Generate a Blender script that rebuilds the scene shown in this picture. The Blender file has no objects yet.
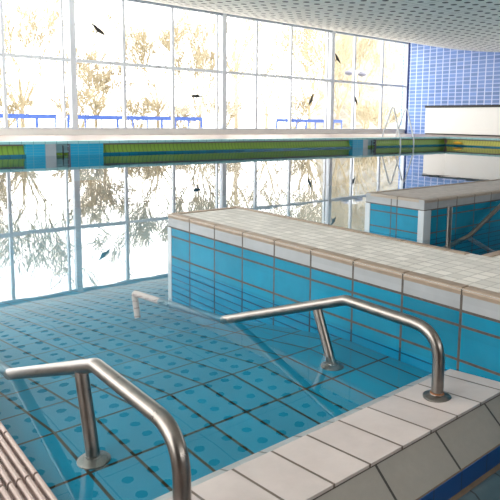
import bpy, bmesh, math, random
from mathutils import Vector, Matrix
random.seed(7)
scene = bpy.context.scene
COL = scene.collection

# ------------------------------------------------------------------ helpers
class MB:
    """collects geometry for ONE mesh object"""
    def __init__(self): self.v=[]; self.f=[]; self.m=[]
    def quad(self,a,b,c,d,mi=0):
        n=len(self.v); self.v+= [tuple(a),tuple(b),tuple(c),tuple(d)]; self.f.append((n,n+1,n+2,n+3)); self.m.append(mi)
    def box(self,x0,x1,y0,y1,z0,z1,mi=0):
        n=len(self.v)
        self.v+=[(x,y,z) for z in (z0,z1) for x,y in ((x0,y0),(x1,y0),(x1,y1),(x0,y1))]
        for f in ((0,3,2,1),(4,5,6,7),(0,1,5,4),(1,2,6,5),(2,3,7,6),(3,0,4,7)):
            self.f.append(tuple(n+i for i in f)); self.m.append(mi)
    def prism(self,poly,z0,z1,mi_side=0,mi_top=0):
        n=len(self.v); k=len(poly)
        self.v+=[(x,y,z0) for x,y in poly]+[(x,y,z1) for x,y in poly]
        for i in range(k):
            j=(i+1)%k; self.f.append((n+i,n+j,n+k+j,n+k+i)); self.m.append(mi_side)
        self.f.append(tuple(n+k+i for i in range(k))); self.m.append(mi_top)
        self.f.append(tuple(n+i for i in reversed(range(k)))); self.m.append(mi_side)
    def extrude(self,prof,axis,a,b,mi=0,closed=False):
        """profile of (s,z) swept along 'x' (s is y) or along 'y' (s is x)"""
        n=len(self.v); k=len(prof)
        for t in (a,b):
            for s,z in prof: self.v.append((t,s,z) if axis=='x' else (s,t,z))
        for i in range(k if closed else k-1):
            j=(i+1)%k; self.f.append((n+i,n+j,n+k+j,n+k+i)); self.m.append(mi)
        if closed:
            self.f.append(tuple(n+i for i in range(k))); self.m.append(mi)
            self.f.append(tuple(n+k+i for i in reversed(range(k)))); self.m.append(mi)
    def tube(self,pts,r,seg=12,mi=0,cap=True):
        pts=[Vector(p) for p in pts]; n=len(self.v); k=len(pts)
        rs=r if isinstance(r,(list,tuple)) else [r]*k
        t0=(pts[1]-pts[0]).normalized()
        up=Vector((0,0,1)) if abs(t0.z)<.9 else Vector((1,0,0))
        nrm=(up-t0*up.dot(t0)).normalized(); prev=t0
        for i,p in enumerate(pts):
            if i==0: t=t0
            elif i==k-1: t=(pts[-1]-pts[-2]).normalized()
            else: t=((pts[i+1]-p).normalized()+(p-pts[i-1]).normalized()).normalized()
            nrm=(nrm-t*nrm.dot(t)).normalized(); b=t.cross(nrm)
            for s in range(seg):
                a=2*math.pi*s/seg
                self.v.append(tuple(p+(nrm*math.cos(a)+b*math.sin(a))*rs[i]))
        for i in range(k-1):
            for s in range(seg):
                s2=(s+1)%seg
                self.f.append((n+i*seg+s,n+i*seg+s2,n+(i+1)*seg+s2,n+(i+1)*seg+s)); self.m.append(mi)
        if cap:
            self.f.append(tuple(n+s for s in reversed(range(seg)))); self.m.append(mi)
            self.f.append(tuple(n+(k-1)*seg+s for s in range(seg))); self.m.append(mi)
    def lathe(self,c,prof,seg=32,mi=0):
        n=len(self.v); k=len(prof)
        for r,z in prof:
            for s in range(seg):
                a=2*math.pi*s/seg; self.v.append((c[0]+r*math.cos(a),c[1]+r*math.sin(a),c[2]+z))
        for i in range(k-1):
            for s in range(seg):
                s2=(s+1)%seg
                self.f.append((n+i*seg+s,n+i*seg+s2,n+(i+1)*seg+s2,n+(i+1)*seg+s)); self.m.append(mi)
        self.f.append(tuple(n+(k-1)*seg+s for s in range(seg))); self.m.append(mi)
        self.f.append(tuple(n+s for s in reversed(range(seg)))); self.m.append(mi)
    def build(self,name,mats,parent=None,smooth=False,bevel=0,origin=None):
        me=bpy.data.meshes.new(name)
        o=Vector(origin) if origin is not None else Vector((0,0,0))
        me.from_pydata([tuple(Vector(v)-o) for v in self.v],[],self.f)
        if not isinstance(mats,(list,tuple)): mats=[mats]
        for m in mats: me.materials.append(m)
        for p,mi in zip(me.polygons,self.m):
            p.material_index=mi; p.use_smooth=smooth
        bm=bmesh.new(); bm.from_mesh(me); bmesh.ops.recalc_face_normals(bm,faces=bm.faces); bm.to_mesh(me); bm.free()
        if smooth and hasattr(me,'set_sharp_from_angle'): me.set_sharp_from_angle(angle=math.radians(50))
        ob=bpy.data.objects.new(name,me); COL.objects.link(ob)
        if origin is not None: ob.location=o
        if parent is not None:
            ob.parent=parent
            if origin is None: ob.location=-Vector(parent.location)
            else: ob.location=o-Vector(parent.location)
        if bevel:
            b=ob.modifiers.new('bevel','BEVEL'); b.width=bevel; b.segments=2; b.limit_method='ANGLE'; b.angle_limit=math.radians(40)
        return ob
def tag(o,label=None,cat=None,group=None,kind=None):
    if label: o['label']=label
    if cat: o['category']=cat
    if group: o['group']=group
    if kind: o['kind']=kind
    return o
def empty(name,loc=(0,0,0)):
    o=bpy.data.objects.new(name,None); o.location=loc; o.empty_display_size=.1; COL.objects.link(o); return o
def struct(o): o['kind']='structure'; return o
def fillet(pts,rad,n=8):
    pts=[Vector(p) for p in pts]; out=[pts[0]]
    for i in range(1,len(pts)-1):
        r=rad[i] if isinstance(rad,(list,tuple)) else rad
        if r<=0: out.append(pts[i]); continue
        a=(pts[i-1]-pts[i]); b=(pts[i+1]-pts[i])
        ang=a.angle(b); d=min(r/math.tan(ang/2),a.length*.49,b.length*.49)
        p0=pts[i]+a.normalized()*d; p1=pts[i]+b.normalized()*d
        for k in range(n+1):
            t=k/n; out.append(p0*(1-t)**2+pts[i]*2*t*(1-t)+p1*t*t)
    out.append(pts[-1]); return out

# ------------------------------------------------------------------ materials
class NT:
    def __init__(self,name,rough=.4,base=(.8,.8,.8),metal=0,spec=.5,emit=None):
        self.mat=bpy.data.materials.new(name); self.mat.use_nodes=True
        self.nt=self.mat.node_tree; self.b=self.nt.nodes['Principled BSDF']
        self.b.inputs['Base Color'].default_value=(*base,1); self.b.inputs['Roughness'].default_value=rough
        self.b.inputs['Metallic'].default_value=metal; self.b.inputs['Specular IOR Level'].default_value=spec
    def n(self,t,**kw):
        x=self.nt.nodes.new(t)
        for k,v in kw.items(): setattr(x,k,v)
        return x
    def link(self,a,b): self.nt.links.new(a,b)
    def sock(self,node,i,val):
        if isinstance(val,(int,float)): node.inputs[i].default_value=val
        elif isinstance(val,(tuple,list)): node.inputs[i].default_value=val
        else: self.link(val,node.inputs[i])
    def math(self,op,a,b=0.0,c=None):
        x=self.n('ShaderNodeMath',operation=op); self.sock(x,0,a); self.sock(x,1,b)
        if c is not None: self.sock(x,2,c)
        return x.outputs[0]
    def pos(self):
        if not hasattr(self,'_p'):
            g=self.n('ShaderNodeNewGeometry'); s=self.n('ShaderNodeSeparateXYZ'); self.link(g.outputs['Position'],s.inputs[0])
            q=self.n('ShaderNodeSeparateXYZ'); self.link(g.outputs['True Normal'],q.inputs[0])
            self._p=s.outputs; self._n=q.outputs; self._P=g.outputs['Position']
        return self._p
    def joint(self,c,pitch,off,w):
        """1 on a joint line repeating every pitch"""
        t=self.math('FRACT',self.math('DIVIDE',self.math('SUBTRACT',c,off-pitch/2),pitch))
        d=self.math('ABSOLUTE',self.math('SUBTRACT',t,.5))
        return self.math('LESS_THAN',d,w/2/pitch)
    def line(self,c,at,w): return self.math('LESS_THAN',self.math('ABSOLUTE',self.math('SUBTRACT',c,at)),w/2)
    def any(self,*s):
        r=s[0]
        for x in s[1:]: r=self.math('MAXIMUM',r,x)
        return r
    def cell(self,c,pitch,off): return self.math('FLOOR',self.math('DIVIDE',self.math('SUBTRACT',c,off),pitch))
    def cellnoise(self,*cs):
        v=self.n('ShaderNodeCombineXYZ')
        for i,c in enumerate(cs): self.sock(v,i,c)
        w=self.n('ShaderNodeTexWhiteNoise',noise_dimensions='3D'); self.link(v.outputs[0],w.inputs['Vector']); return w.outputs['Value']
    def noise(self,scale,detail=3,vec=None,rough=.5):
        x=self.n('ShaderNodeTexNoise'); x.inputs['Scale'].default_value=scale; x.inputs['Detail'].default_value=detail; x.inputs['Roughness'].default_value=rough
        self.pos(); self.link(vec if vec is not None else self._P,x.inputs['Vector']); return x.outputs['Fac']
    def mix(self,f,a,b):
        x=self.n('ShaderNodeMix',data_type='RGBA'); self.sock(x,0,f)
        for i,v in ((6,a),(7,b)):
            if isinstance(v,tuple): x.inputs[i].default_value=(*v,1)
            else: self.link(v,x.inputs[i])
        return x.outputs[2]
    def scale(self,col,f):
        x=self.n('ShaderNodeVectorMath',operation='SCALE')
        if isinstance(col,tuple): x.inputs[0].default_value=col
        else: self.link(col,x.inputs[0])
        self.sock(x,'Scale',f); return x.outputs[0]
    def color(self,c): self.sock(self.b,'Base Color',c if not isinstance(c,tuple) else (*c,1)); return self
    def rough(self,v): self.sock(self.b,'Roughness',v); return self
    def bump(self,h,strength=.3,dist=.003):
        x=self.n('ShaderNodeBump'); x.inputs['Strength'].default_value=strength; x.inputs['Distance'].default_value=dist
        self.sock(x,'Height',h); self.link(x.outputs[0],self.b.inputs['Normal']); return self
def vary(t,fac,amt): return t.math('ADD',1-amt/2,t.math('MULTIPLY',fac,amt))

BLUE=(.005,.14,.228)
WHITE=(.24,.248,.255)
def face_tiles(name,off,extra=(),pitch=.25,axis='auto',z1=.2100,z2=.1565,z3=.0345):
    """white coping row, narrow and wide blue rows, thin rows near and under the water"""
    t=NT(name,.22,spec=.16); X,Y,Z=t.pos(); nx=t.math('ABSOLUTE',t._n[0])
    if axis=='auto':
        sel=t.math('GREATER_THAN',nx,.5)
        along=t.math('ADD',t.math('MULTIPLY',Y,sel),t.math('MULTIPLY',X,t.math('SUBTRACT',1,sel)))
    else: along=Y if axis=='y' else X
    white=t.math('GREATER_THAN',Z,z1)
    cn=t.cellnoise(t.cell(along,pitch,off),t.math('FLOOR',t.math('DIVIDE',Z,.12)),3)
    n=t.noise(9,4)
    blue=t.scale(BLUE,vary(t,cn,.22)); blue=t.scale(blue,vary(t,n,.35))
    wh=t.scale(WHITE,vary(t,n,.3)); wh=t.scale(wh,vary(t,cn,.12))
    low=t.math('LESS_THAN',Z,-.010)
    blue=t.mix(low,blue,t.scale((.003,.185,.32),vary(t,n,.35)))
    base=t.mix(white,blue,wh)
    thin=t.math('MULTIPLY',t.joint(Z,.0385,-.018,.006),t.math('LESS_THAN',Z,-.012))
    js=[t.joint(along,pitch,off,.010)]+[t.line(along,e,.0085) for e in extra]
    hl=[t.line(Z,z,.0095) for z in (z1,z2,z3)]
    j=t.any(*js,*hl)
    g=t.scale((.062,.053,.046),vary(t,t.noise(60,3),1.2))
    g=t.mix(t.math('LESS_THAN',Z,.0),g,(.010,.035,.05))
    c=t.mix(j,base,g); c=t.mix(thin,c,(.001,.04,.09))
    t.color(c); t.rough(t.math('ADD',.2,t.math('MULTIPLY',j,.6)))
    t.bump(t.math('ADD',t.math('SUBTRACT',1,j),t.math('MULTIPLY',t.noise(14,2),.4)),.35,.002)
    return t.mat
def mosaic_top(name,pitch=.060,col=(.50,.475,.44)):
    t=NT(name,.55); X,Y,Z=t.pos()
    a=t.joint(X,pitch,1.775,.009); b=t.joint(Y,pitch,.01,.006); j=t.any(a,b)
    cn=t.cellnoise(t.cell(X,pitch,1.775),t.cell(Y,pitch,.01),1); n=t.noise(6,5,rough=.65)
    c=t.scale(col,vary(t,cn,.28)); c=t.scale(c,vary(t,n,.45))
    t.color(t.mix(j,c,t.scale((.33,.315,.29),vary(t,n,.6)))); t.bump(t.math('SUBTRACT',1,j),.5,.003); return t.mat
def nosing(name,offx,offy,pitch=.25):
    t=NT(name,.45); X,Y,Z=t.pos(); n=t.noise(22,4)
    c=t.scale((.22,.165,.12),vary(t,n,.5))
    t.color(c); t.bump(n,.3,.003); return t.mat

def simple(name,col,rough=.5,metal=0,var=.15,scale=8,spec=.5):
    t=NT(name,rough,col,metal,spec); t.color(t.scale(col,vary(t,t.noise(scale,3),var))); return t.mat
def steel(name,rust=0):
    t=NT(name,.27,(.6,.57,.54),1.0); X,Y,Z=t.pos()
    n=t.noise(26,5,rough=.7); n2=t.noise(140,2)
    c=t.scale((.205,.185,.17),vary(t,n,.7))
    t.color(c); t.rough(t.math('ADD',.20,t.math('MULTIPLY',n,.22))); t.bump(n2,.08,.001); return t.mat

M={}
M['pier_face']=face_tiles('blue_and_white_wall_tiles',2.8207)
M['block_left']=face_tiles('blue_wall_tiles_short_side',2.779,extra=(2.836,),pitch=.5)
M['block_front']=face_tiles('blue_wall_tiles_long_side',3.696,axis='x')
M['mosaic']=mosaic_top('pale_mosaic_top')
M['mosaic_far']=mosaic_top('grey_mosaic_top',.05,(.37,.315,.29))
M['nosing']=nosing('brown_nosing_tiles',0,0)
M['trim']=simple('white_glazed_corner',(.33,.36,.38),.3)
M['dark_joint']=simple('dark_joint',(.05,.042,.035),.8)
M['steel']=steel('brushed_steel')
M['tinted_pipe']=simple('water_tinted_pipe',(.008,.09,.14),.4)  # steel rail under water; the water's tint is put into its colour
M['pale_pipe']=simple('reflection_pale_pipe',(.40,.30,.28),.5)  # same rail's far end; the ceiling's reflection over it painted in as pale pink
M['rust']=simple('rust_stain',(.16,.06,.02),.8,.1,.6,60)
M['white_metal']=simple('white_painted_metal',(.66,.69,.73),.4,0,.06)
M['rail_grey']=simple('blue_grey_head_rail',(.28,.33,.40),.5)
M['frame']=simple('pale_grey_frame',(.62,.66,.72),.45,0,.08)
M['white_wall']=simple('white_paint',(.80,.79,.77),.8,0,.04)
M['dark_wall']=simple('dark_brown_wall',(.07,.055,.045),.7,0,.1)
M['panel']=simple('cream_white_panel',(.93,.92,.89),.5,0,.03)
M['black']=simple('black_trim',(.012,.012,.014),.5,0,.1)
M['blue_paint']=simple('blue_railing_paint',(.06,.12,.40),.4,0,.1)
M['bark']=simple('pale_bark',(.32,.27,.19),.9,0,.4,3)
M['twig']=simple('tan_twigs',(.37,.315,.21),.9,0,.4,3)
M['bird']=simple('black_decal',(.008,.008,.010),.6,0,0)
M['lamp_grey']=simple('grey_lamp_shell',(.10,.10,.13),.5)
M['yellow']=simple('yellow_plastic',(.85,.45,.03),.4)

def mat_floor_tiles():
    t=NT('blue_pool_floor_tiles',.5,spec=.04); X,Y,Z=t.pos()
    jx=t.joint(X,.125,.7911,.009); jy=t.joint(Y,.25,1.373,.0105); j=t.any(jx,jy)
    cn=t.cellnoise(t.cell(X,.125,.7911),t.cell(Y,.25,1.373),1); n=t.noise(5,4)
    c=t.scale((.007,.175,.275),vary(t,cn,.18)); c=t.scale(c,vary(t,n,.25))
    g=t.mix(t.noise(3,2),(.050,.034,.012),(.005,.005,.004))
    t.color(t.mix(j,c,g)); t.bump(t.math('SUBTRACT',1,j),.3,.002); return t.mat
M['pool_floor']=mat_floor_tiles()
def mat_curb():
    t=NT('white_curb_tiles',.24); X,Y,Z=t.pos()
    j=t.any(t.joint(X,.125,.7911,.007),t.line(Y,1.1055,.005)); cn=t.cellnoise(t.cell(X,.125,.7911),0,1); n=t.noise(7,5,rough=.65); wet=t.noise(5,2)
    c=t.scale((.41,.355,.335),vary(t,cn,.16)); c=t.scale(c,vary(t,n,.4))
    t.color(t.mix(j,c,(.10,.072,.055)))
    t.rough(t.math('ADD',.20,t.math('MULTIPLY',wet,.3))); t.bump(t.math('SUBTRACT',1,j),.4,.002); return t.mat
M['curb']=mat_curb()
def mat_slab():
    t=NT('warm_grey_slab_tiles',.6); X,Y,Z=t.pos()
    j=t.joint(X,.25,1.0591,.0075); n=t.noise(40,5,rough=.7); n2=t.noise(4,2)
    c=t.scale((.20,.185,.165),vary(t,n,.22)); c=t.scale(c,vary(t,n2,.2))
    t.color(t.mix(j,c,(.02,.018,.016))); t.bump(n,.12,.002); return t.mat
M['slab']=mat_slab()
def mat_strip():
    t=NT('deep_blue_strip_tiles',.3); X,Y,Z=t.pos(); j=t.joint(X,.125,1.0591,.004); n=t.noise(12,3)
    t.color(t.mix(j,t.scale((.006,.045,.16),vary(t,n,.4)),(.02,.025,.05))); return t.mat
M['strip']=mat_strip()
def mat_cove():
    t=NT('grey_blue_cove_tiles',.35); X,Y,Z=t.pos(); j=t.joint(X,.125,1.0891,.006); n=t.noise(9,3)  # tile colour darkened for the shade that lies in the gutter
    t.color(t.mix(j,t.scale((.055,.085,.10),vary(t,n,.4)),(.02,.02,.02))); return t.mat
M['cove']=mat_cove()
M['grout_brown']=simple('brown_grout',(.11,.075,.05),.9,0,.6,40)
M['nose_white']=simple('white_submerged_nosing',(.42,.47,.52),.3)
M['rib']=simple('pinkish_ribbed_tile',(.33,.25,.225),.5,0,.3,30)
def mat_deck():
    t=NT('rose_beige_deck_tiles',.4); X,Y,Z=t.pos(); j=t.any(t.joint(X,.3,0,.006),t.joint(Y,.3,0,.006)); n=t.noise(2,3)
    t.color(t.mix(j,t.scale((.21,.145,.12),vary(t,n,.2)),(.14,.10,.085))); return t.mat
M['deck']=mat_deck()
def mat_poolwall():
    t=NT('far_pool_wall_tiles',.25); X,Y,Z=t.pos(); s=t.math('GREATER_THAN',t.math('ABSOLUTE',t._n[0]),.5)
    al=t.math('ADD',t.math('MULTIPLY',Y,s),t.math('MULTIPLY',X,t.math('SUBTRACT',1,s)))
    j=t.any(t.joint(al,.25,0,.010),t.joint(Z,.125,.045,.008)); cn=t.cellnoise(t.cell(al,.25,0),t.cell(Z,.125,.045),2)
    t.color(t.mix(j,t.scale((.004,.12,.20),vary(t,cn,.3)),(.003,.05,.09))); return t.mat
M['poolwall']=mat_poolwall()
def mat_pillar():
    t=NT('bright_blue_pillar_tiles',.25); X,Y,Z=t.pos()
    j=t.any(t.joint(X,.25,4.23,.010),t.joint(Z,.062,.01,.006))
    t.color(t.mix(j,(.02,.30,.50),(.10,.34,.42))); return t.mat
M['pillar']=mat_pillar()
def mat_edge():
    t=NT('pale_turquoise_edge_tiles',.3); X,Y,Z=t.pos(); s=t.math('GREATER_THAN',t.math('ABSOLUTE',t._n[0]),.5)
    al=t.math('ADD',t.math('MULTIPLY',Y,s),t.math('MULTIPLY',X,t.math('SUBTRACT',1,s)))
    j=t.joint(al,.25,0,.012); n=t.noise(4,2)
    t.color(t.mix(j,t.scale((.30,.52,.54),vary(t,n,.25)),(.12,.28,.30))); return t.mat
M['edge']=mat_edge()
def mat_green():
    t=NT('olive_green_gutter_grating',.5); X,Y,Z=t.pos(); s=t.math('GREATER_THAN',t.math('ABSOLUTE',t._n[0]),.4)
    al=t.math('ADD',t.math('MULTIPLY',Y,s),t.math('MULTIPLY',X,t.math('SUBTRACT',1,s)))
    j=t.joint(al,.11,0,.028); n=t.noise(1.2,2)
    t.color(t.mix(j,t.scale((.20,.34,.045),vary(t,n,.5)),(.13,.23,.035))); return t.mat
M['green']=mat_green()
M['lime']=None
def mat_lime():
    t=NT('lit_gutter_grating',.5); X,Y,Z=t.pos(); j=t.joint(Y,.11,0,.03)  # light on the side gutter painted into its brighter yellow-green
    t.color(t.mix(j,(.52,.50,.10),(.36,.36,.08))); return t.mat
M['lime']=mat_lime()
def mat_bluewall():
    t=NT('blue_tiled_end_wall',.3); X,Y,Z=t.pos()
    j1=t.joint(Y,.37,0,.046); j2=t.joint(Z,.172,.02,.046); j=t.any(j1,j2)
    cn=t.cellnoise(t.cell(Y,.37,0),t.cell(Z,.172,.02),5)
    c=t.scale((.13,.24,.56),vary(t,cn,.3)); t.color(t.mix(j,c,t.mix(j1,(.36,.47,.80),(.58,.66,.88)))); return t.mat
M['bluewall']=mat_bluewall()
def mat_ceiling():
    t=NT('perforated_white_ceiling',.65); X,Y,Z=t.pos()
    PX,PY=1.56,2.36; hx,hy=.36,.375
    fx=t.math('SUBTRACT',X,4.43); u=t.math('MULTIPLY',t.math('FRACT',t.math('DIVIDE',fx,PX)),PX)
    fy=t.math('SUBTRACT',Y,6.86); v=t.math('MULTIPLY',t.math('FRACT',t.math('DIVIDE',fy,PY)),PY)
    def hole(c,n,h,P):
        s=(P-(n-1)*h)/2
        q=t.math('DIVIDE',t.math('SUBTRACT',c,s-h/2),h)
        cl=t.math('MULTIPLY',t.math('SUBTRACT',t.math('FRACT',q),.5),h)
        inside=t.math('MULTIPLY',t.math('GREATER_THAN',q,0),t.math('LESS_THAN',q,n))
        return cl,inside
    a,ia=hole(u,4,hx,PX); b,ib=hole(v,6,hy,PY)
    d=t.math('SQRT',t.math('ADD',t.math('MULTIPLY',a,a),t.math('MULTIPLY',b,b)))
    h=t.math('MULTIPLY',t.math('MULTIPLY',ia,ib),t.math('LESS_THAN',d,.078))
    seam=t.any(t.line(u,PX/2,.0) if False else t.joint(X,PX,4.43,.022),t.joint(Y,PY,6.86,.016))
    n=t.noise(.5,2)
    base=t.scale((.93,.935,.88),vary(t,n,.06))
    c=t.mix(seam,base,(.42,.43,.40)); near=t.math('GREATER_THAN',Y,15.1); t.color(t.mix(h,c,t.mix(near,(.03,.04,.037),(.42,.37,.29)))); return t.mat  # holes near the windows painted pale beige for the daylight inside them
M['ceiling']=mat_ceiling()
def mat_water():
    m=bpy.data.materials.new('clear_pool_water'); m.use_nodes=True; nt=m.node_tree; nt.nodes.clear()
    out=nt.nodes.new('ShaderNodeOutputMaterial'); mx=nt.nodes.new('ShaderNodeMixShader'); tr=nt.nodes.new('ShaderNodeBsdfTransparent'); gl=nt.nodes.new('ShaderNodeBsdfGlossy')
    gl.inputs['Roughness'].default_value=0.0; tr.inputs['Color'].default_value=(.90,.97,.985,1)
    geo=nt.nodes.new('ShaderNodeNewGeometry')
    dp=nt.nodes.new('ShaderNodeVectorMath'); dp.operation='DOT_PRODUCT'; nt.links.new(geo.outputs['Incoming'],dp.inputs[0]); nt.links.new(geo.outputs['True Normal'],dp.inputs[1])
    def mth(op,a,b):
        q=nt.nodes.new('ShaderNodeMath'); q.operation=op
        for i,v in enumerate((a,b)):
            if isinstance(v,(int,float)): q.inputs[i].default_value=v
            else: nt.links.new(v,q.inputs[i])
        return q.outputs[0]
    F0=.07
    fr=mth('ADD',F0,mth('MULTIPLY',1-F0,mth('POWER',mth('SUBTRACT',1,mth('ABSOLUTE',dp.outputs['Value'],0)),5)))
    nz=nt.nodes.new('ShaderNodeTexNoise'); nz.inputs['Scale'].default_value=2.2; nz.inputs['Detail'].default_value=2
    bp=nt.nodes.new('ShaderNodeBump'); bp.inputs['Strength'].default_value=.02; bp.inputs['Distance'].default_value=.03
    nt.links.new(geo.outputs['Position'],nz.inputs['Vector']); nt.links.new(nz.outputs['Fac'],bp.inputs['Height'])
    nt.links.new(bp.outputs[0],gl.inputs['Normal'])
    nt.links.new(fr,mx.inputs[0]); nt.links.new(tr.outputs[0],mx.inputs[1]); nt.links.new(gl.outputs[0],mx.inputs[2]); nt.links.new(mx.outputs[0],out.inputs[0])
    return m
M['water']=mat_water()
def mat_glass():
    m=bpy.data.materials.new('window_glass'); m.use_nodes=True; nt=m.node_tree; nt.nodes.clear()
    out=nt.nodes.new('ShaderNodeOutputMaterial'); mx=nt.nodes.new('ShaderNodeMixShader'); tr=nt.nodes.new('ShaderNodeBsdfTransparent'); gl=nt.nodes.new('ShaderNodeBsdfGlossy')
    gl.inputs['Roughness'].default_value=0.02; mx.inputs[0].default_value=.05; tr.inputs['Color'].default_value=(.97,.98,.98,1)
    nt.links.new(tr.outputs[0],mx.inputs[1]); nt.links.new(gl.outputs[0],mx.inputs[2]); nt.links.new(mx.outputs[0],out.inputs[0]); return m
M['glass']=mat_glass()
def mat_hill():
    t=NT('scrubby_hillside',.95); n=t.noise(.9,8,rough=.8); n2=t.noise(4,6,rough=.85)
    f=t.math('MULTIPLY',n,n2)
    r=t.n('ShaderNodeValToRGB'); t.link(f,r.inputs[0]); e=r.color_ramp.elements
    e[0].position=.15; e[0].color=(.10,.08,.045,1); e[1].position=.30; e[1].color=(.265,.255,.23,1)
    t.color(r.outputs[0]); return t.mat
M['hill']=mat_hill()
def mat_ground():
    t=NT('pale_ground_with_dry_grass',.95); X,Y,Z=t.pos(); n=t.noise(1.1,8,rough=.75)
    f=t.math('MULTIPLY',t.math('GREATER_THAN',n,.52),t.math('GREATER_THAN',Y,20.9))
    t.color(t.mix(f,(.82,.81,.79),(.17,.145,.085))); return t.mat
M['ground']=mat_ground()

WATER=-.010
# ------------------------------------------------------------------ room shell
YW,XR=18.306,23.64
YE,XE=13.385,19.88          # far and right edges of the pool
X_L,Y_B=-2.2,-6.0
def ceil_z(y): return 3.75+.0166*max(0,y-10.45)**2
ZT=4.74
# floor: far deck and right deck (raised), near hall floor
m=MB(); m.box(X_L,XR+.3,YE+.16,YW+.3,-.2,.3185); m.box(XE+.16,XR+.3,-1.5,YE+.16,-.2,.3185)
m.box(X_L,1.715,Y_B,.299,-.6,-.262); m.box(1.715,XR+.3,Y_B,-1.52,-.6,.28); m.box(X_L,-.21,.31,3.06,-.8,-.012)
struct(m.build('floor',M['deck']))
m=MB(); ys=[Y_B-.3]+[Y_B+i*1.0 for i in range(0,16)]+[10.45+.55*i for i in range(0,15)]+[YW+.3]
ys=sorted(set(round(y,3) for y in ys))
for a,b in zip(ys[:-1],ys[1:]):
    za,zb=ceil_z(a),ceil_z(b)
    m.quad((X_L-.3,a,za),(XR+.3,a,za),(XR+.3,b,zb),(X_L-.3,b,zb))
    m.quad((X_L-.3,a,za+.25),(XR+.3,a,za+.25),(XR+.3,b,zb+.25),(X_L-.3,b,zb+.25))
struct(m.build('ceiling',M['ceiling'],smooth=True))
m=MB(); m.box(XR,XR+.3,10.5,YW+.3,-.2,5.2); m.box(XR,XR+.3,Y_B-.3,10.5,-.2,1.2); m.box(XR,XR+.3,Y_B-.3,10.5,3.65,5.2); m.box(XR,XR+.3,Y_B-.3,-4.5,1.2,3.65)  # unseen window opening added in the nearer part to brighten the ceiling
for ym in (-1.5,1.5,4.5,7.5): m.box(XR,XR+.3,ym-.08,ym+.08,1.2,3.65)
struct(m.build('wall_right',M['bluewall']))
m=MB(); m.box(X_L-.3,XR+.3,YW-.02,YW+.30,.30,.497)
struct(m.build('wall_far_sill',M['white_wall']))
m=MB(); m.box(X_L-.3,XR+.3,YW-.02,YW+.30,4.74,5.2)
struct(m.build('wall_far_lintel',M['frame']))
m=MB(); m.box(XR-.06,XR+.01,YW-.10,YW-.021,.31,4.72)
struct(m.build('trim_1',simple('dark_blue_corner_trim',(.05,.08,.25),.4)))
# left wall and back wall with unseen window openings added to bring in fill daylight
def opening_wall(name,along,fixed,a0,a1,z0,z1,thick):
    m=MB()
    def bx(s0,s1,zz0,zz1):
        if along=='y': m.box(fixed-thick,fixed,s0,s1,zz0,zz1)
        else: m.box(s0,s1,fixed-thick,fixed,zz0,zz1)
    bx(a0,a1,-1.5,z0); bx(a0,a1,z1,5.2)
    n=max(1,round((a1-a0)/4)); st=(a1-a0)/n
    for i in range(n+1):
        c=a0+i*st; bx(c-.08,c+.08,z0,z1)
    return struct(m.build(name,M['white_wall']))
opening_wall('wall_left','y',X_L,0,YW,.4,3.65,.3)
m=MB(); m.box(X_L-.3,X_L,Y_B-.3,0,-1.5,5.2); struct(m.build('wall_left_solid',M['dark_wall']))
m=MB(); m.box(X_L,XR,Y_B-.3,Y_B,-1.5,1.7); m.box(X_L,XR,Y_B-.3,Y_B,3.3,5.2); m.box(X_L,-1.0,Y_B-.3,Y_B,1.7,3.3); m.box(9.0,XR,Y_B-.3,Y_B,1.7,3.3)
for xm in (1.5,4.0,6.5): m.box(xm-.06,xm+.06,Y_B-.3,Y_B,1.7,3.3)
struct(m.build('wall_back',M['dark_wall']))

for nm,q in (('window_8',[(XR+.15,-4.5,1.2),(XR+.15,10.5,1.2),(XR+.15,10.5,3.65),(XR+.15,-4.5,3.65)]),('window_6',[(X_L-.15,0,.4),(X_L-.15,YW,.4),(X_L-.15,YW,3.65),(X_L-.15,0,3.65)]),('window_7',[(-1.0,Y_B-.15,1.7),(9.0,Y_B-.15,1.7),(9.0,Y_B-.15,3.3),(-1.0,Y_B-.15,3.3)])):  # glazing of the openings added outside the view for fill daylight
    m=MB(); m.quad(*q); struct(m.build(nm,M['glass']))
# window bays of the far wall
MUL=[5.059,7.067,8.760,10.575,12.722,14.256,16.038,18.409,19.835,21.755,23.616]
BAYS=[(-2.2,[-.9,.3],1.40),(1.40,[3.25,5.059],7.067),(7.067,[8.76,10.575],12.722),(12.722,[14.256,16.038],18.409),(18.409,[19.835,21.755],23.60)]
for i,(a,mids,b) in enumerate(BAYS):
    w=empty('window_%d'%(i+1),((a+b)/2,YW,.5)); struct(w)
    m=MB(); c=.088 if b<23.5 else .05
    m.box(b-c,b+c,YW-.06,YW+.14,.49,4.745); m.build('column',M['frame'],w)
    ms=list(mids)+([b-.30] if b<23.5 else [])
    for k,x in enumerate(ms):
        m=MB(); hw=.045 if k<2 else .03; m.box(x-hw,x+hw,YW-.03,YW+.09,.497,4.742); m.build('mullion',M['frame'] ,w)
    m=MB(); m.box(a+.125,b-c,YW-.028,YW+.088,2.565,2.665); m.build('transom',M['frame'],w)
    m=MB(); m.box(a+.125,b-c,YW-.04,YW+.10,.497,.545); m.build('bottom_rail',M['white_metal'],w)
    m=MB(); m.box(a+.125,b-c,YW-.06,YW+.10,4.655,4.745); m.build('top_rail',M['rail_grey'],w)
    m=MB(); m.quad((a,YW+.05,.5),(b,YW+.05,.5),(b,YW+.05,4.74),(a,YW+.05,4.74)); m.build('pane',M['glass'],w)

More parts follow.
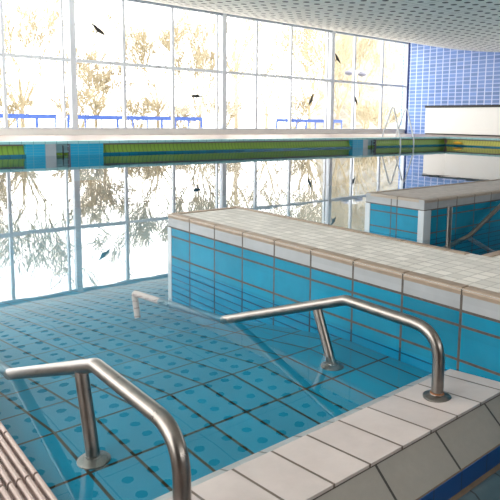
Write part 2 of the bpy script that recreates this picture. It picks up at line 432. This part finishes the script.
# ------------------------------------------------------------------ pool shell
def floor_z(y): return -.052 if y<1.623 else -.052-.157*(y-1.623)
m=MB()
prof=[(1.135,-.30),(1.135,-.052),(1.623,-.052)]+[(1.623+.25*k,floor_z(1.623+.25*k)) for k in range(1,30)]+[(YE+.1,-1.23)]
m.extrude(prof[1:],'x',.2,2.2); 
struct(m.build('pool_ramp',M['pool_floor']))
m=MB(); pr=[(p[0],p[1]-.004) for p in prof if p[0]>2.9]
m.extrude(pr,'x',X_L,.2); m.extrude(pr,'x',2.2,XE+.1)
m.extrude([(1.0,-.75),(2.93,-.75),(2.93,-.25)],'x',2.1,XE)
struct(m.build('pool_floor',M['pool_floor']))
m=MB()
for a,b in ((X_L,4.49),(5.05,15.02),(15.70,XE)): m.box(a,b,YE,YE+.03,-1.4,.036)
m.box(XE,XE+.03,Y_B,YE+.03,-1.4,.036)
struct(m.build('pool_wall',M['poolwall']))
m=MB(); m.extrude([(YE+.03,.0),(YE+.05,-.005),(YE+.10,.05),(YE+.15,.13),(YE+.165,.26)],'x',X_L,XE+.1)
struct(m.build('pool_gutter',M['green'],smooth=True))
m=MB(); m.extrude([(XE+.03,.0),(XE+.05,-.005),(XE+.10,.05),(XE+.15,.13),(XE+.165,.26)],'y',Y_B,YE+.05)
struct(m.build('side_gutter',M['lime'],smooth=True))
m=MB(); m.box(X_L,XE+.30,YE+.02,YE+.32,.255,.3235); m.box(XE+.02,XE+.32,Y_B,YE+.02,.255,.3235)
struct(m.build('deck_edge',M['edge'],bevel=.008))
# water: one sheet bounded by the pool walls
m=MB(); m.quad((X_L,1.06,WATER),(XE,1.06,WATER),(XE,YE,WATER),(X_L,YE,WATER))
w=m.build('pool_water',M['water'])
if w.data.polygons[0].normal.z<0: w.data.flip_normals()
tag(w,'still clear pool water mirroring the window wall and the dotted ceiling','water',kind='stuff')

# blue tiled gutter pillars and the grey ladder niches between them
def pillar(x0,x1,label):
    m=MB(); m.box(x0,x1,YE-.012,YE+.17,-.6,.256)
    o=m.build('tiled_pillar',M['pillar'],origin=((x0+x1)/2,YE,0)); tag(o,label,'pillar','blue tiled blocks in the far gutter'); return o
pillar(4.08,4.49,'blue tiled block in the far gutter left of the grey niche, nearest the left border')
pillar(5.05,5.83,'wide blue tiled block in the far gutter just right of the left grey niche')
pillar(14.5,15.02,'blue tiled block in the far gutter beside the right grey niche')
def niche(x0,x1,label):
    e=empty('ladder_niche',((x0+x1)/2,YE,0)); tag(e,label,'niche','grey ladder niches in the far pool wall')
    g=simple('grey_niche_panel',(.34,.37,.40),.5); d=simple('teal_grey_niche_tiles',(.20,.36,.40),.5)
    m=MB(); m.box(x0,x0+.24,YE-.010,YE+.16,-1.45,.254); m.build('side_panel',g,e)
    m=MB(); m.box(x0+.24,x1,YE+.10,YE+.16,-1.45,.254); m.build('back_panel',d,e)
    m=MB(); m.box(x1-.03,x1,YE-.010,YE+.10,-1.45,.254); m.build('edge_strip',M['lamp_grey'],e)
    for z in (-.05,.08,.20):
        m=MB(); m.box(x0+.24,x1-.03,YE+.03,YE+.10,z-.012,z+.012); m.build('step',d,e)
    m=MB(); m.box((x0+.24+x1)/2-.011,(x0+.24+x1)/2+.011,YE+.01,YE+.03,-.1,.22); m.build('upright_bar',M['black'],e)
niche(4.49,5.05,'grey ladder niche in the far pool wall between two blue blocks, at left')
niche(15.02,15.70,'grey ladder niche in the far pool wall right of a blue block, at right')
m=MB(); m.tube([(19.93,13.05,.10),(19.93,12.90,.105),(19.93,12.7,.10)],[.03,.06,.03],10)
tag(m.build('gutter_float',M['yellow'],smooth=True,origin=(19.93,12.9,.1)),'small yellow float lying in the gutter at the far right pool corner','float')

# ------------------------------------------------------------------ tiled platforms
Z0=.2854
XP,XPB,YEND,YBAY=1.7267,2.246,3.0632,1.31
def nosing_run(e,axis,fixed,s0,s1,inward,first,pitch=.25,mat=None,top=Z0):
    """rounded brown edge tiles, each a quarter metre long, along one edge"""
    cuts=[s0]+[first+pitch*k for k in range(-60,60) if s0+.03<first+pitch*k<s1-.03]+[s1]
    cuts.sort()
    for a,b in zip(cuts[:-1],cuts[1:]):
        m=MB(); g=.0035; w=.046
        # section across the edge: s outward to inward
        sec=[(0,-.020),(-.003,-.006),(.003,.0025),(.012,.005),(w,.005),(w,-.020)]
        pr=[(fixed+inward*s,top+z) for s,z in sec]
        m.extrude(pr,'y' if axis=='y' else 'x',a+g,b-g,closed=True)
        m.build('edge_tile',mat or M['nosing'],e)
def platform(name,label,poly,mat_side,mat_top,runs,trims,loc,zb=-1.0,jm=None):
    e=empty(name,loc); tag(e,label,'platform')
    m=MB(); m.prism(poly,zb,Z0,0,1); m.build('tiled_body',[mat_side,mat_top],e)
    for r in runs: nosing_run(e,*r)
    for (x0,x1,y0,y1) in trims:
        m=MB(); m.box(x0,x1,y0,y1,-.6,.2085); m.build('corner_trim',M['trim'],e,bevel=.004)
    return e
def mat_seq(m,poly,z0,z1): m.prism(poly,z0,z1,0,1)
platform('tiled_platform','long tiled platform with white mosaic top and brown edge beside the blue ramp',
    [(XP,-1.5),(XE-.02,-1.5),(XE-.02,YBAY),(XPB,YBAY),(XPB,YEND),(XP,YEND)],M['pier_face'],M['mosaic'],
    [('y',XP,.0,YEND,1,2.8207),('y',XPB,YBAY+.046,YEND,-1,2.70),('x',YEND,XP+.046,XPB-.046,-1,1.98),('x',YBAY,XPB,8,-1,2.5)],
    [(XP-.0035,XP+.03,YEND-.040,YEND+.003)],((XP+XPB)/2,2.0,-1))
BX,BY0,BY1=3.527,2.531,3.094
e=empty('tiled_block',(6,2.8,-1)); tag(e,'shorter tiled block with plain grey top behind the long platform','platform')
m=MB(); m.box(BX,12,BY0,BY1,-1,Z0); ob=m.build('tiled_body',[M['block_front'],M['mosaic_far'],M['block_left']],e)
for p in ob.data.polygons:
    if p.normal.z>.5: p.material_index=1
    elif p.normal.x<-.5: p.material_index=2
nm2=simple('grey_brown_edge_tile',(.25,.205,.165),.5,0,.3,20)
nosing_run(e,'x',BY0,BX,12,1,3.696,mat=nm2); nosing_run(e,'x',BY1,BX,12,-1,3.696,mat=nm2)
nosing_run(e,'y',BX,BY0+.046,BY1-.046,1,2.779,mat=nm2)
for (x0,x1,y0,y1) in ((BX-.004,BX+.03,BY1-.05,BY1+.003),(BX-.004,BX+.085,BY0-.004,BY0+.05)):
    m=MB(); m.box(x0,x1,y0,y1,-.6,.2085); m.build('corner_trim',M['trim'],e,bevel=.004)

# ------------------------------------------------------------------ near curb with outer slab, blue strip and gutter
e=empty('pool_curb',(1.1,1.0,-.3)); tag(e,'white tiled pool curb in the foreground with a sloping grey outer face','curb')
XC0=.425
C_IN=(1.100,-.0085); C_OUT=(.872,.0150)
m=MB(); m.extrude([(1.106,-.014),C_IN,C_OUT,(C_OUT[0],-.2),(1.106,-.2)],'x',XC0,XP-.001,closed=True)
m.extrude([(.90,.0125),C_OUT,(C_OUT[0],-.2),(.90,-.2)],'x',XP-.001,XP+.0005,closed=True)
m.build('white_tile_top',M['curb'],e)
m=MB(); m.extrude([(1.168,-.062),(1.165,-.046),(1.152,-.034),(1.112,-.021),(1.107,-.024),(1.107,-.2),(1.168,-.2)],'x',XC0,XP-.001,closed=True); m.build('submerged_nosing',M['curb'],e)
m=MB(); m.extrude([(.873,.008),(.869,.004),(.869,-.2),(.873,-.2)],'x',XC0,XP-.001,closed=True); m.build('joint_strip',M['dark_joint'],e)
m=MB(); m.extrude([(.869,.006),(.787,-.0655),(.787,-.2),(.869,-.2)],'x',XC0,XP-.001,closed=True); m.build('sloping_slab',M['slab'],e)
m=MB(); m.extrude([(.787,-.0655),(.784,-.069),(.784,-.2),(.787,-.2)],'x',XC0,XP-.001,closed=True); m.build('joint_strip',M['grout_brown'],e)
m=MB(); m.extrude([(.786,-.0685),(.7825,-.0685),(.7825,-.123),(.786,-.123)],'x',XC0,XP-.001,closed=True); m.build('blue_strip',M['strip'],e)
m=MB(); m.extrude([(.784,-.123),(.774,-.130),(.772,-.134),(.772,-.2),(.784,-.2)],'x',XC0,XP-.001,closed=True); m.build('joint_strip',M['grout_brown'],e)
m=MB(); pr=[(.775,-.131),(.758,-.133),(.735,-.150),(.715,-.180),(.695,-.205),(.665,-.215),(.30,-.222),(.30,-.26),(.775,-.26)]
m.extrude(pr,'x',XC0,XP-.001,closed=True); m.build('cove_gutter',M['cove'],e,smooth=True)

# ribbed edge tiles at the left border
e=empty('ribbed_edge',(.2,1.5,-.2)); tag(e,'pinkish ribbed edge tiles at the lower left border of the water','edging')
XG=.415
cuts=[1.36+.24*k for k in range(-4,8)]
for a,b in zip(cuts[:-1],cuts[1:]):
    m=MB(); x=XG; g=.004
    m.box(XG-.60,XG-.001,a+g,b-g,-.08,-.007)
    k=0
    while x>XG-.59:
        m.extrude([(x,-.008),(x-.001,.005),(x-.004,.009),(x-.009,.009),(x-.012,.005),(x-.013,-.008)],'y',a+g,b-g,closed=True); x-=.0192
    m.build('ribbed_tile',M['rib'],e)
m=MB(); m.box(XG-.61,XG-.004,cuts[0],cuts[-1],-.6,-.012); m.build('base',M['dark_joint'],e)

# ------------------------------------------------------------------ handrails
def flange(c,R,h,par,r):
    m=MB(); m.lathe(c,[(R,0),(R,h*.25),(R*.93,h*.45),(R*.72,h*.75),(r*1.18,h),(r*1.12,h*1.25),(r*1.0,h*1.3)],36)
    return m.build('base_flange',M['steel'],par,smooth=True)
def handrail(label,x,y0,dx,base_strut,top_strut,zt):
    e=empty('handrail',(x,y0,0)); tag(e,label,'handrail','steel handrails of the ramp')
    r=.0188
    zc=.004
    pts=[(x,y0,zc),(x,y0,zt),(x-.0,1.385,zt+.002),(x+dx,2.055,-.027),(x+dx*1.1,2.61,-.080),(x+dx*1.1,2.90,-.105),(x+dx*1.1,2.862,-.235)]
    path=fillet(pts[:5],[0,.105,.07,0,0],12)
    under=[pts[3]]+fillet(pts[3:],[0,0,.02,0],6)[1:]
    cut=[k for k,q in enumerate(path) if (Vector(q)-Vector(pts[3])).length<1e-6][0]
    m=MB(); m.tube([under[0]]+[Vector(pts[4])],r*.9,16); m.build('submerged_rail',M['tinted_pipe'],e,smooth=True)
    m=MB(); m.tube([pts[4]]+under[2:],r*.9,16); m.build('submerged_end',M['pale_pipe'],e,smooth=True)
    pe=Vector(path[cut]); dv=(Vector(path[cut])-Vector(path[cut-1])).normalized()
    m=MB(); m.tube(path[:cut]+[pe],r,22); m.build('rail',M['steel'],e,smooth=True)
    m=MB(); m.tube([top_strut,base_strut],.0180,20); m.build('support_post',M['steel'],e,smooth=True)
    flange((x,y0,.003),.044,.012,e,r)
    flange((base_strut[0],base_strut[1],-.052),.043,.012,e,.0180)
    m=MB(); m.lathe((x,y0,.0165),[(r+.0035,0),(r+.0025,.003),(r+.0005,.0045)],28); m.build('rust_ring',M['rust'],e,smooth=True)
    return e
handrail('right-hand steel handrail, with its curb flange and bent rail, running down towards the long platform',1.490,.991,-.062,(1.492,1.446,-.05),(1.488,1.533,.155),.214)
handrail('left-hand steel handrail in the lower left, cut by the bottom border of the picture',.570,.966,-.027,(.573,1.420,-.05),(.568,1.477,.178),.221)

# rail at the second stair behind the platform
e=empty('stair_rail',(4.0,2.36,0)); tag(e,'thin steel stair rail slanting into the water in front of the shorter block','handrail')
m=MB(); m.tube([(3.45,2.40,-.085),(3.935,2.40,.0),(4.36,2.40,.190),(4.85,2.40,.40),(5.3,2.40,.41)],.0175,14); m.build('rail',M['steel'],e,smooth=True)
m=MB(); m.tube([(3.655,2.40,-.42),(3.655,2.40,.246)],.019,16); m.build('upright_post',M['steel'],e,smooth=True)

# ------------------------------------------------------------------ far pool ladder
e=empty('pool_ladder',(17.4,YE+.4,.32)); tag(e,'white pool ladder with two arched handrails on the far deck near the blue wall','ladder')
for x,za in ((17.05,1.40),(17.83,1.36)):
    m=MB(); p=fillet([(x,14.25,.32),(x,13.86,za-.05),(x,13.80,za),(x,13.74,za-.05),(x,13.40,.25),(x,13.372,-.5)],[0,.05,.0,.05,.15,0],6)
    m.tube(p,.028,10); m.build('handrail',M['white_metal'],e,smooth=True)
for z in (-.1,):
    m=MB(); m.box(17.05,17.83,13.31,13.375,z-.015,z+.015); m.build('rung',M['white_metal'],e)

# ------------------------------------------------------------------ white panel along the end wall
e=empty('white_partition',(XR-.2,12,.32)); tag(e,'long low white panel with black top edge standing before the blue tiled wall','partition')
m=MB(); m.box(XR-.22,XR-.06,8,16.98,.375,1.57); m.build('panel_body',M['panel'],e,bevel=.01)
m=MB(); m.box(XR-.25,XR-.05,7.98,17.0,1.57,1.675); m.build('top_edge',M['black'],e)
m=MB(); m.box(XR-.20,XR-.08,8.02,16.96,.3185,.375); m.build('base_strip',M['black'],e)

# ------------------------------------------------------------------ bird decals on the panes
def bird(x,z,rot,s,label,fold=0.0):
    m=MB(); n=14
    # wings (a shallow crescent), body and forked tail, a thin film with its own thickness
    top=[];bot=[]
    for i in range(n+1):
        t=-1+2*i/n; a=abs(t)
        top.append((t*.30,(.055*(1-a)+ .03*math.sin(a*3.1)-fold*a*.06))); bot.append((t*.30,(-.075*(1-a**1.6)+.03*math.sin(a*3.1)-fold*a*.06)-.012))
    outline=top+bot[::-1][1:-1]
    body=[(-.022,.05),(.0,.08),(.022,.05),(.018,-.09),(.035,-.20),(0,-.17),(-.035,-.20),(-.018,-.09)]
    c,sn=math.cos(rot),math.sin(rot)
    for poly in (outline,body):
        k=len(m.v); P=[((px*c-py*sn)*s,(px*sn+py*c)*s) for px,py in poly]; L=len(P)
        for yy in (0,.003):
            m.v+=[(x+px,YW+.046-yy-(.0 if poly is outline else .0005),z+pz) for px,pz in P]
        m.f.append(tuple(k+i for i in range(L))); m.m.append(0); m.f.append(tuple(k+L+i for i in reversed(range(L)))); m.m.append(0)
        for i in range(L):
            j=(i+1)%L; m.f.append((k+i,k+j,k+L+j,k+L+i)); m.m.append(0)
    tag(m.build('bird_decal',M['bird'],origin=(x,YW+.04,z)),label,'sticker','black bird stickers on the window')
bird(7.93,3.63,math.radians(-36),.95,'black bird sticker high on the left glass, leftmost of the birds')
bird(11.55,1.70,math.radians(2),.85,'black bird sticker with level wings low in the second window bay',.6)
bird(17.24,1.76,math.radians(62),1.0,'black bird sticker low on the glass just left of the thick column, wings steep')
bird(18.76,3.60,math.radians(-48),1.0,'black bird sticker high on the glass right of the thick column')
bird(20.02,1.83,math.radians(-62),.9,'black bird sticker above the white pool ladder, rightmost of the birds')

# ------------------------------------------------------------------ outdoors
m=MB(); m.box(-60,80,YW+.31,70,-.3,.10); struct(m.build('ground',M['ground']))
# hillside beyond the right hand panes
m=MB(); nx,ny=50,16
def hz(x,y):
    k=max(0,min(1,(x-1.0*y+3.5)/5.0)); k=k*k*(3-2*k)
    return .04+k*(1.26*max(0,min(1,(y-26)/2.5))+max(0,(y-29))*.75)+.30*math.sin(x*1.3+y*.7)*k*min(1,(y-26)/3)+.16*math.sin(x*3.1-y*2.3)*k*min(1,(y-26)/3)
g=[[(22+32*i/nx,26+19*j/ny) for i in range(nx+1)] for j in range(ny+1)]
for j in range(ny):
    for i in range(nx):
        q=[g[j][i],g[j][i+1],g[j+1][i+1],g[j+1][i]]
        m.quad(*[(x,y,hz(x,y)) for x,y in q])
struct(m.build('hillside',M['hill'],smooth=True))
# blue railing on the terrace
def railing(x0,x1,label):
    yr=YW+2.4; e=empty('terrace_railing',((x0+x1)/2,yr,.1)); tag(e,label,'railing','blue railings outside the windows')
    m=MB(); m.box(x0,x1,yr-.03,yr+.03,.80,.95); m.build('top_rail',M['blue_paint'],e)
    m=MB(); m.box(x0,x1,yr-.015,yr+.015,.22,.25); m.build('bottom_rail',M['blue_paint'],e)
    n=round((x1-x0)/.62)
    for i in range(n+1):
        x=x0+.02+(x1-x0-.04)*i/n; m=MB(); w=.022 if i%3 else .045
        m.box(x-w,x+w,yr-.02,yr+.02,.10,.85); m.build('baluster',M['blue_paint'],e)
railing(1.0,7.35,'blue metal railing outside the leftmost window bay')
railing(7.75,13.3,'blue metal railing outside the second window bay')
railing(17.3,21.6,'short blue metal railing far outside the right-hand windows')
# bare trees
def tree(x,y,h,spread,label,nb=5,depth=5,seed=1,lean=0,first=.32):
    rnd=random.Random(seed); e=empty('bare_tree',(x,y,.1)); tag(e,label,'tree','bare trees outside the windows')
    tk=MB(); br=MB()
    r0=.035+.010*h
    top=Vector((x+lean*.4,y,.1+h*first))
    tk.tube([(x,y,.0),(x+lean*.15,y,.1+h*first*.5),top],[r0*1.25,r0,r0*.85],8)
    def grow(p,d,L,r,k):
        n=3; pts=[p]; q=p.copy(); dd=d.copy()
        for i in range(n):
            dd=(dd+Vector((rnd.uniform(-.2,.2),rnd.uniform(-.2,.2),rnd.uniform(-.03,.12)))).normalized(); q=q+dd*L/n; pts.append(q.copy())
        br.tube(pts,[max(.0125,r*(1-.35*i/n)) for i in range(n+1)],5 if k>2 else 3,cap=False)
        if k<=0: return
        for c in range(rnd.choice((2,3)) if k>2 else rnd.choice((3,4))):
            b=pts[rnd.choice((1,2,2,3))] if c else pts[-1]
            nd=(dd+Vector((rnd.uniform(-1,1)*spread,rnd.uniform(-1,1)*spread*.8,rnd.uniform(-.3,.45)))).normalized()
            grow(b,nd,L*rnd.uniform(.62,.88),r*.60,k-1)
    for i in range(nb):
        a=2*math.pi*(i+rnd.random()*.6)/nb
        d=Vector((math.cos(a)*spread*.8,math.sin(a)*spread*.6,1)).normalized()
        s=Vector((x,y,.1+h*first*rnd.uniform(.45,1.0))); s.x+=lean*.3
        grow(s,d,h*rnd.uniform(.26,.36),r0*.55,depth)
    tk.build('trunk',M['bark'],e,smooth=True); br.build('branches',M['twig'],e)
    return e
tree(7.6,25.2,4.6,.85,'dense bushy bare tree behind the left end of the blue railing',8,5,11)
tree(5.7,27.5,3.6,.8,'low bare tree at the left border outside the window',6,5,5)
tree(10.6,25.0,3.4,.95,'short spreading bare tree behind the first thick column, right side',7,5,3)
tree(13.4,24.6,4.6,.75,'tall thin bare tree behind the middle of the second window bay',6,5,21)
tree(15.7,24.6,4.6,.6,'bare tree with upright forked stems behind the level-winged bird sticker',6,5,8)
tree(19.6,27.0,7.4,.55,'tall bare tree just right of the second thick column',6,5,15,first=.5)
tree(22.2,27.5,5.0,.8,'pale bare tree in the left half of the third window bay',6,4,17)
tree(24.3,26.0,6.2,.75,'broad bare tree left of the third thick column',7,5,31)
tree(28.3,27.5,7.0,.75,'bare tree right of the third thick column on the slope',6,5,41)
tree(31.0,28.5,6.5,.8,'rightmost bare tree on the slope beside the blue wall',6,5,43)
def shrub(x,y,h,label,seed): return tree(x,y,h,1.0,label,9,4,seed,first=.10)
shrub(6.6,24.0,2.1,'low tangled shrub behind the left end of the blue railing',61)
shrub(9.6,24.3,2.3,'rounded bare shrub behind the railing in the left half of the second bay',62)
shrub(12.0,24.0,2.2,'bare shrub behind the railing at the middle of the second bay',63)
shrub(14.4,24.2,2.0,'bare shrub behind the right end of the long blue railing',64)
shrub(17.4,25.0,2.4,'bare shrub outside just right of the second thick column',65)
shrub(24.0,27.0,3.2,'wide bare shrub below the broad tree at the short blue railing',66)
shrub(27.4,24.2,2.4,'bare shrub outside the right-hand panes just left of the white pool ladder',67)
shrub(29.6,24.8,2.2,'bare shrub outside the last pane behind the white pool ladder',68)
# street lamp with two heads outside the right windows
e=empty('street_lamp',(24.25,YW+4,.1)); tag(e,'grey two-headed street lamp outside behind a window mullion','lamp')
m=MB(); m.tube([(24.25,YW+4,.1),(24.25,YW+4,3.62)],.05,10); m.build('pole',M['white_metal'],e,smooth=True)
m=MB(); m.tube([(23.75,YW+4,3.62),(24.8,YW+4,3.66)],.03,8); m.build('arm',M['white_metal'],e,smooth=True)
for x in (23.72,24.80):
    m=MB(); m.lathe((x,YW+4,3.36),[(.05,0),(.20,.05),(.25,.14),(.20,.22),(.06,.27)],18); m.build('lamp_head',M['lamp_grey'],e,smooth=True)

# ------------------------------------------------------------------ light
world=bpy.data.worlds.new('overcast_sky'); scene.world=world; world.use_nodes=True
bg=world.node_tree.nodes['Background']; bg.inputs[0].default_value=(1.0,.985,.955,1); bg.inputs[1].default_value=5.2
def portal(name,loc,rot,sx,sy):
    l=bpy.data.lights.new(name,'AREA'); l.shape='RECTANGLE'; l.size=sx; l.size_y=sy; l.cycles.is_portal=True
    o=bpy.data.objects.new(name,l); o.location=loc; o.rotation_euler=rot; COL.objects.link(o)
portal('daylight_portal_far',((X_L+XR)/2,YW+.2,2.62),(-math.pi/2,0,0),XR-X_L,4.3)
portal('daylight_portal_left',(X_L-.2,YW/2,2.05),(0,-math.pi/2,0),3.3,YW)
portal('daylight_portal_right',(XR+.2,3,2.42),(0,math.pi/2,0),2.45,15)
portal('daylight_portal_back',(4.0,Y_B-.2,2.5),(math.pi/2,0,0),10,1.65)

# ------------------------------------------------------------------ camera (fitted to the tile joints)
f,pitch,yaw,roll,cx,cy,H=585.9186,.1235,.7147,-.0150,286.3975,193.8624,.8442
c,s=math.cos(yaw),math.sin(yaw); cp,sp=math.cos(pitch),math.sin(pitch); cr,sr=math.cos(roll),math.sin(roll)
Zv=Vector((0,0,1)); fh=Vector((s,c,0)); right0=Vector((c,-s,0))
d=fh*cp-Zv*sp; up0=Zv*cp+fh*sp
right=right0*cr-up0*sr; up=right0*sr+up0*cr
cam=bpy.data.cameras.new('camera'); co=bpy.data.objects.new('camera',cam); COL.objects.link(co)
co.matrix_world=Matrix(((right.x,up.x,-d.x,0),(right.y,up.y,-d.y,0),(right.z,up.z,-d.z,H),(0,0,0,1)))
cam.sensor_width=36; cam.lens=f/500*36; cam.shift_x=(250-cx)/500; cam.shift_y=(cy-250)/500
cam.clip_start=.02; cam.clip_end=300
scene.camera=co
scene.view_settings.view_transform='Standard'; scene.view_settings.look='None'
scene.view_settings.exposure=.55; scene.view_settings.gamma=1; scene.view_settings.use_curve_mapping=False
scene.cycles.max_bounces=12; scene.cycles.transparent_max_bounces=16; scene.cycles.diffuse_bounces=6
scene.cycles.use_denoising=True
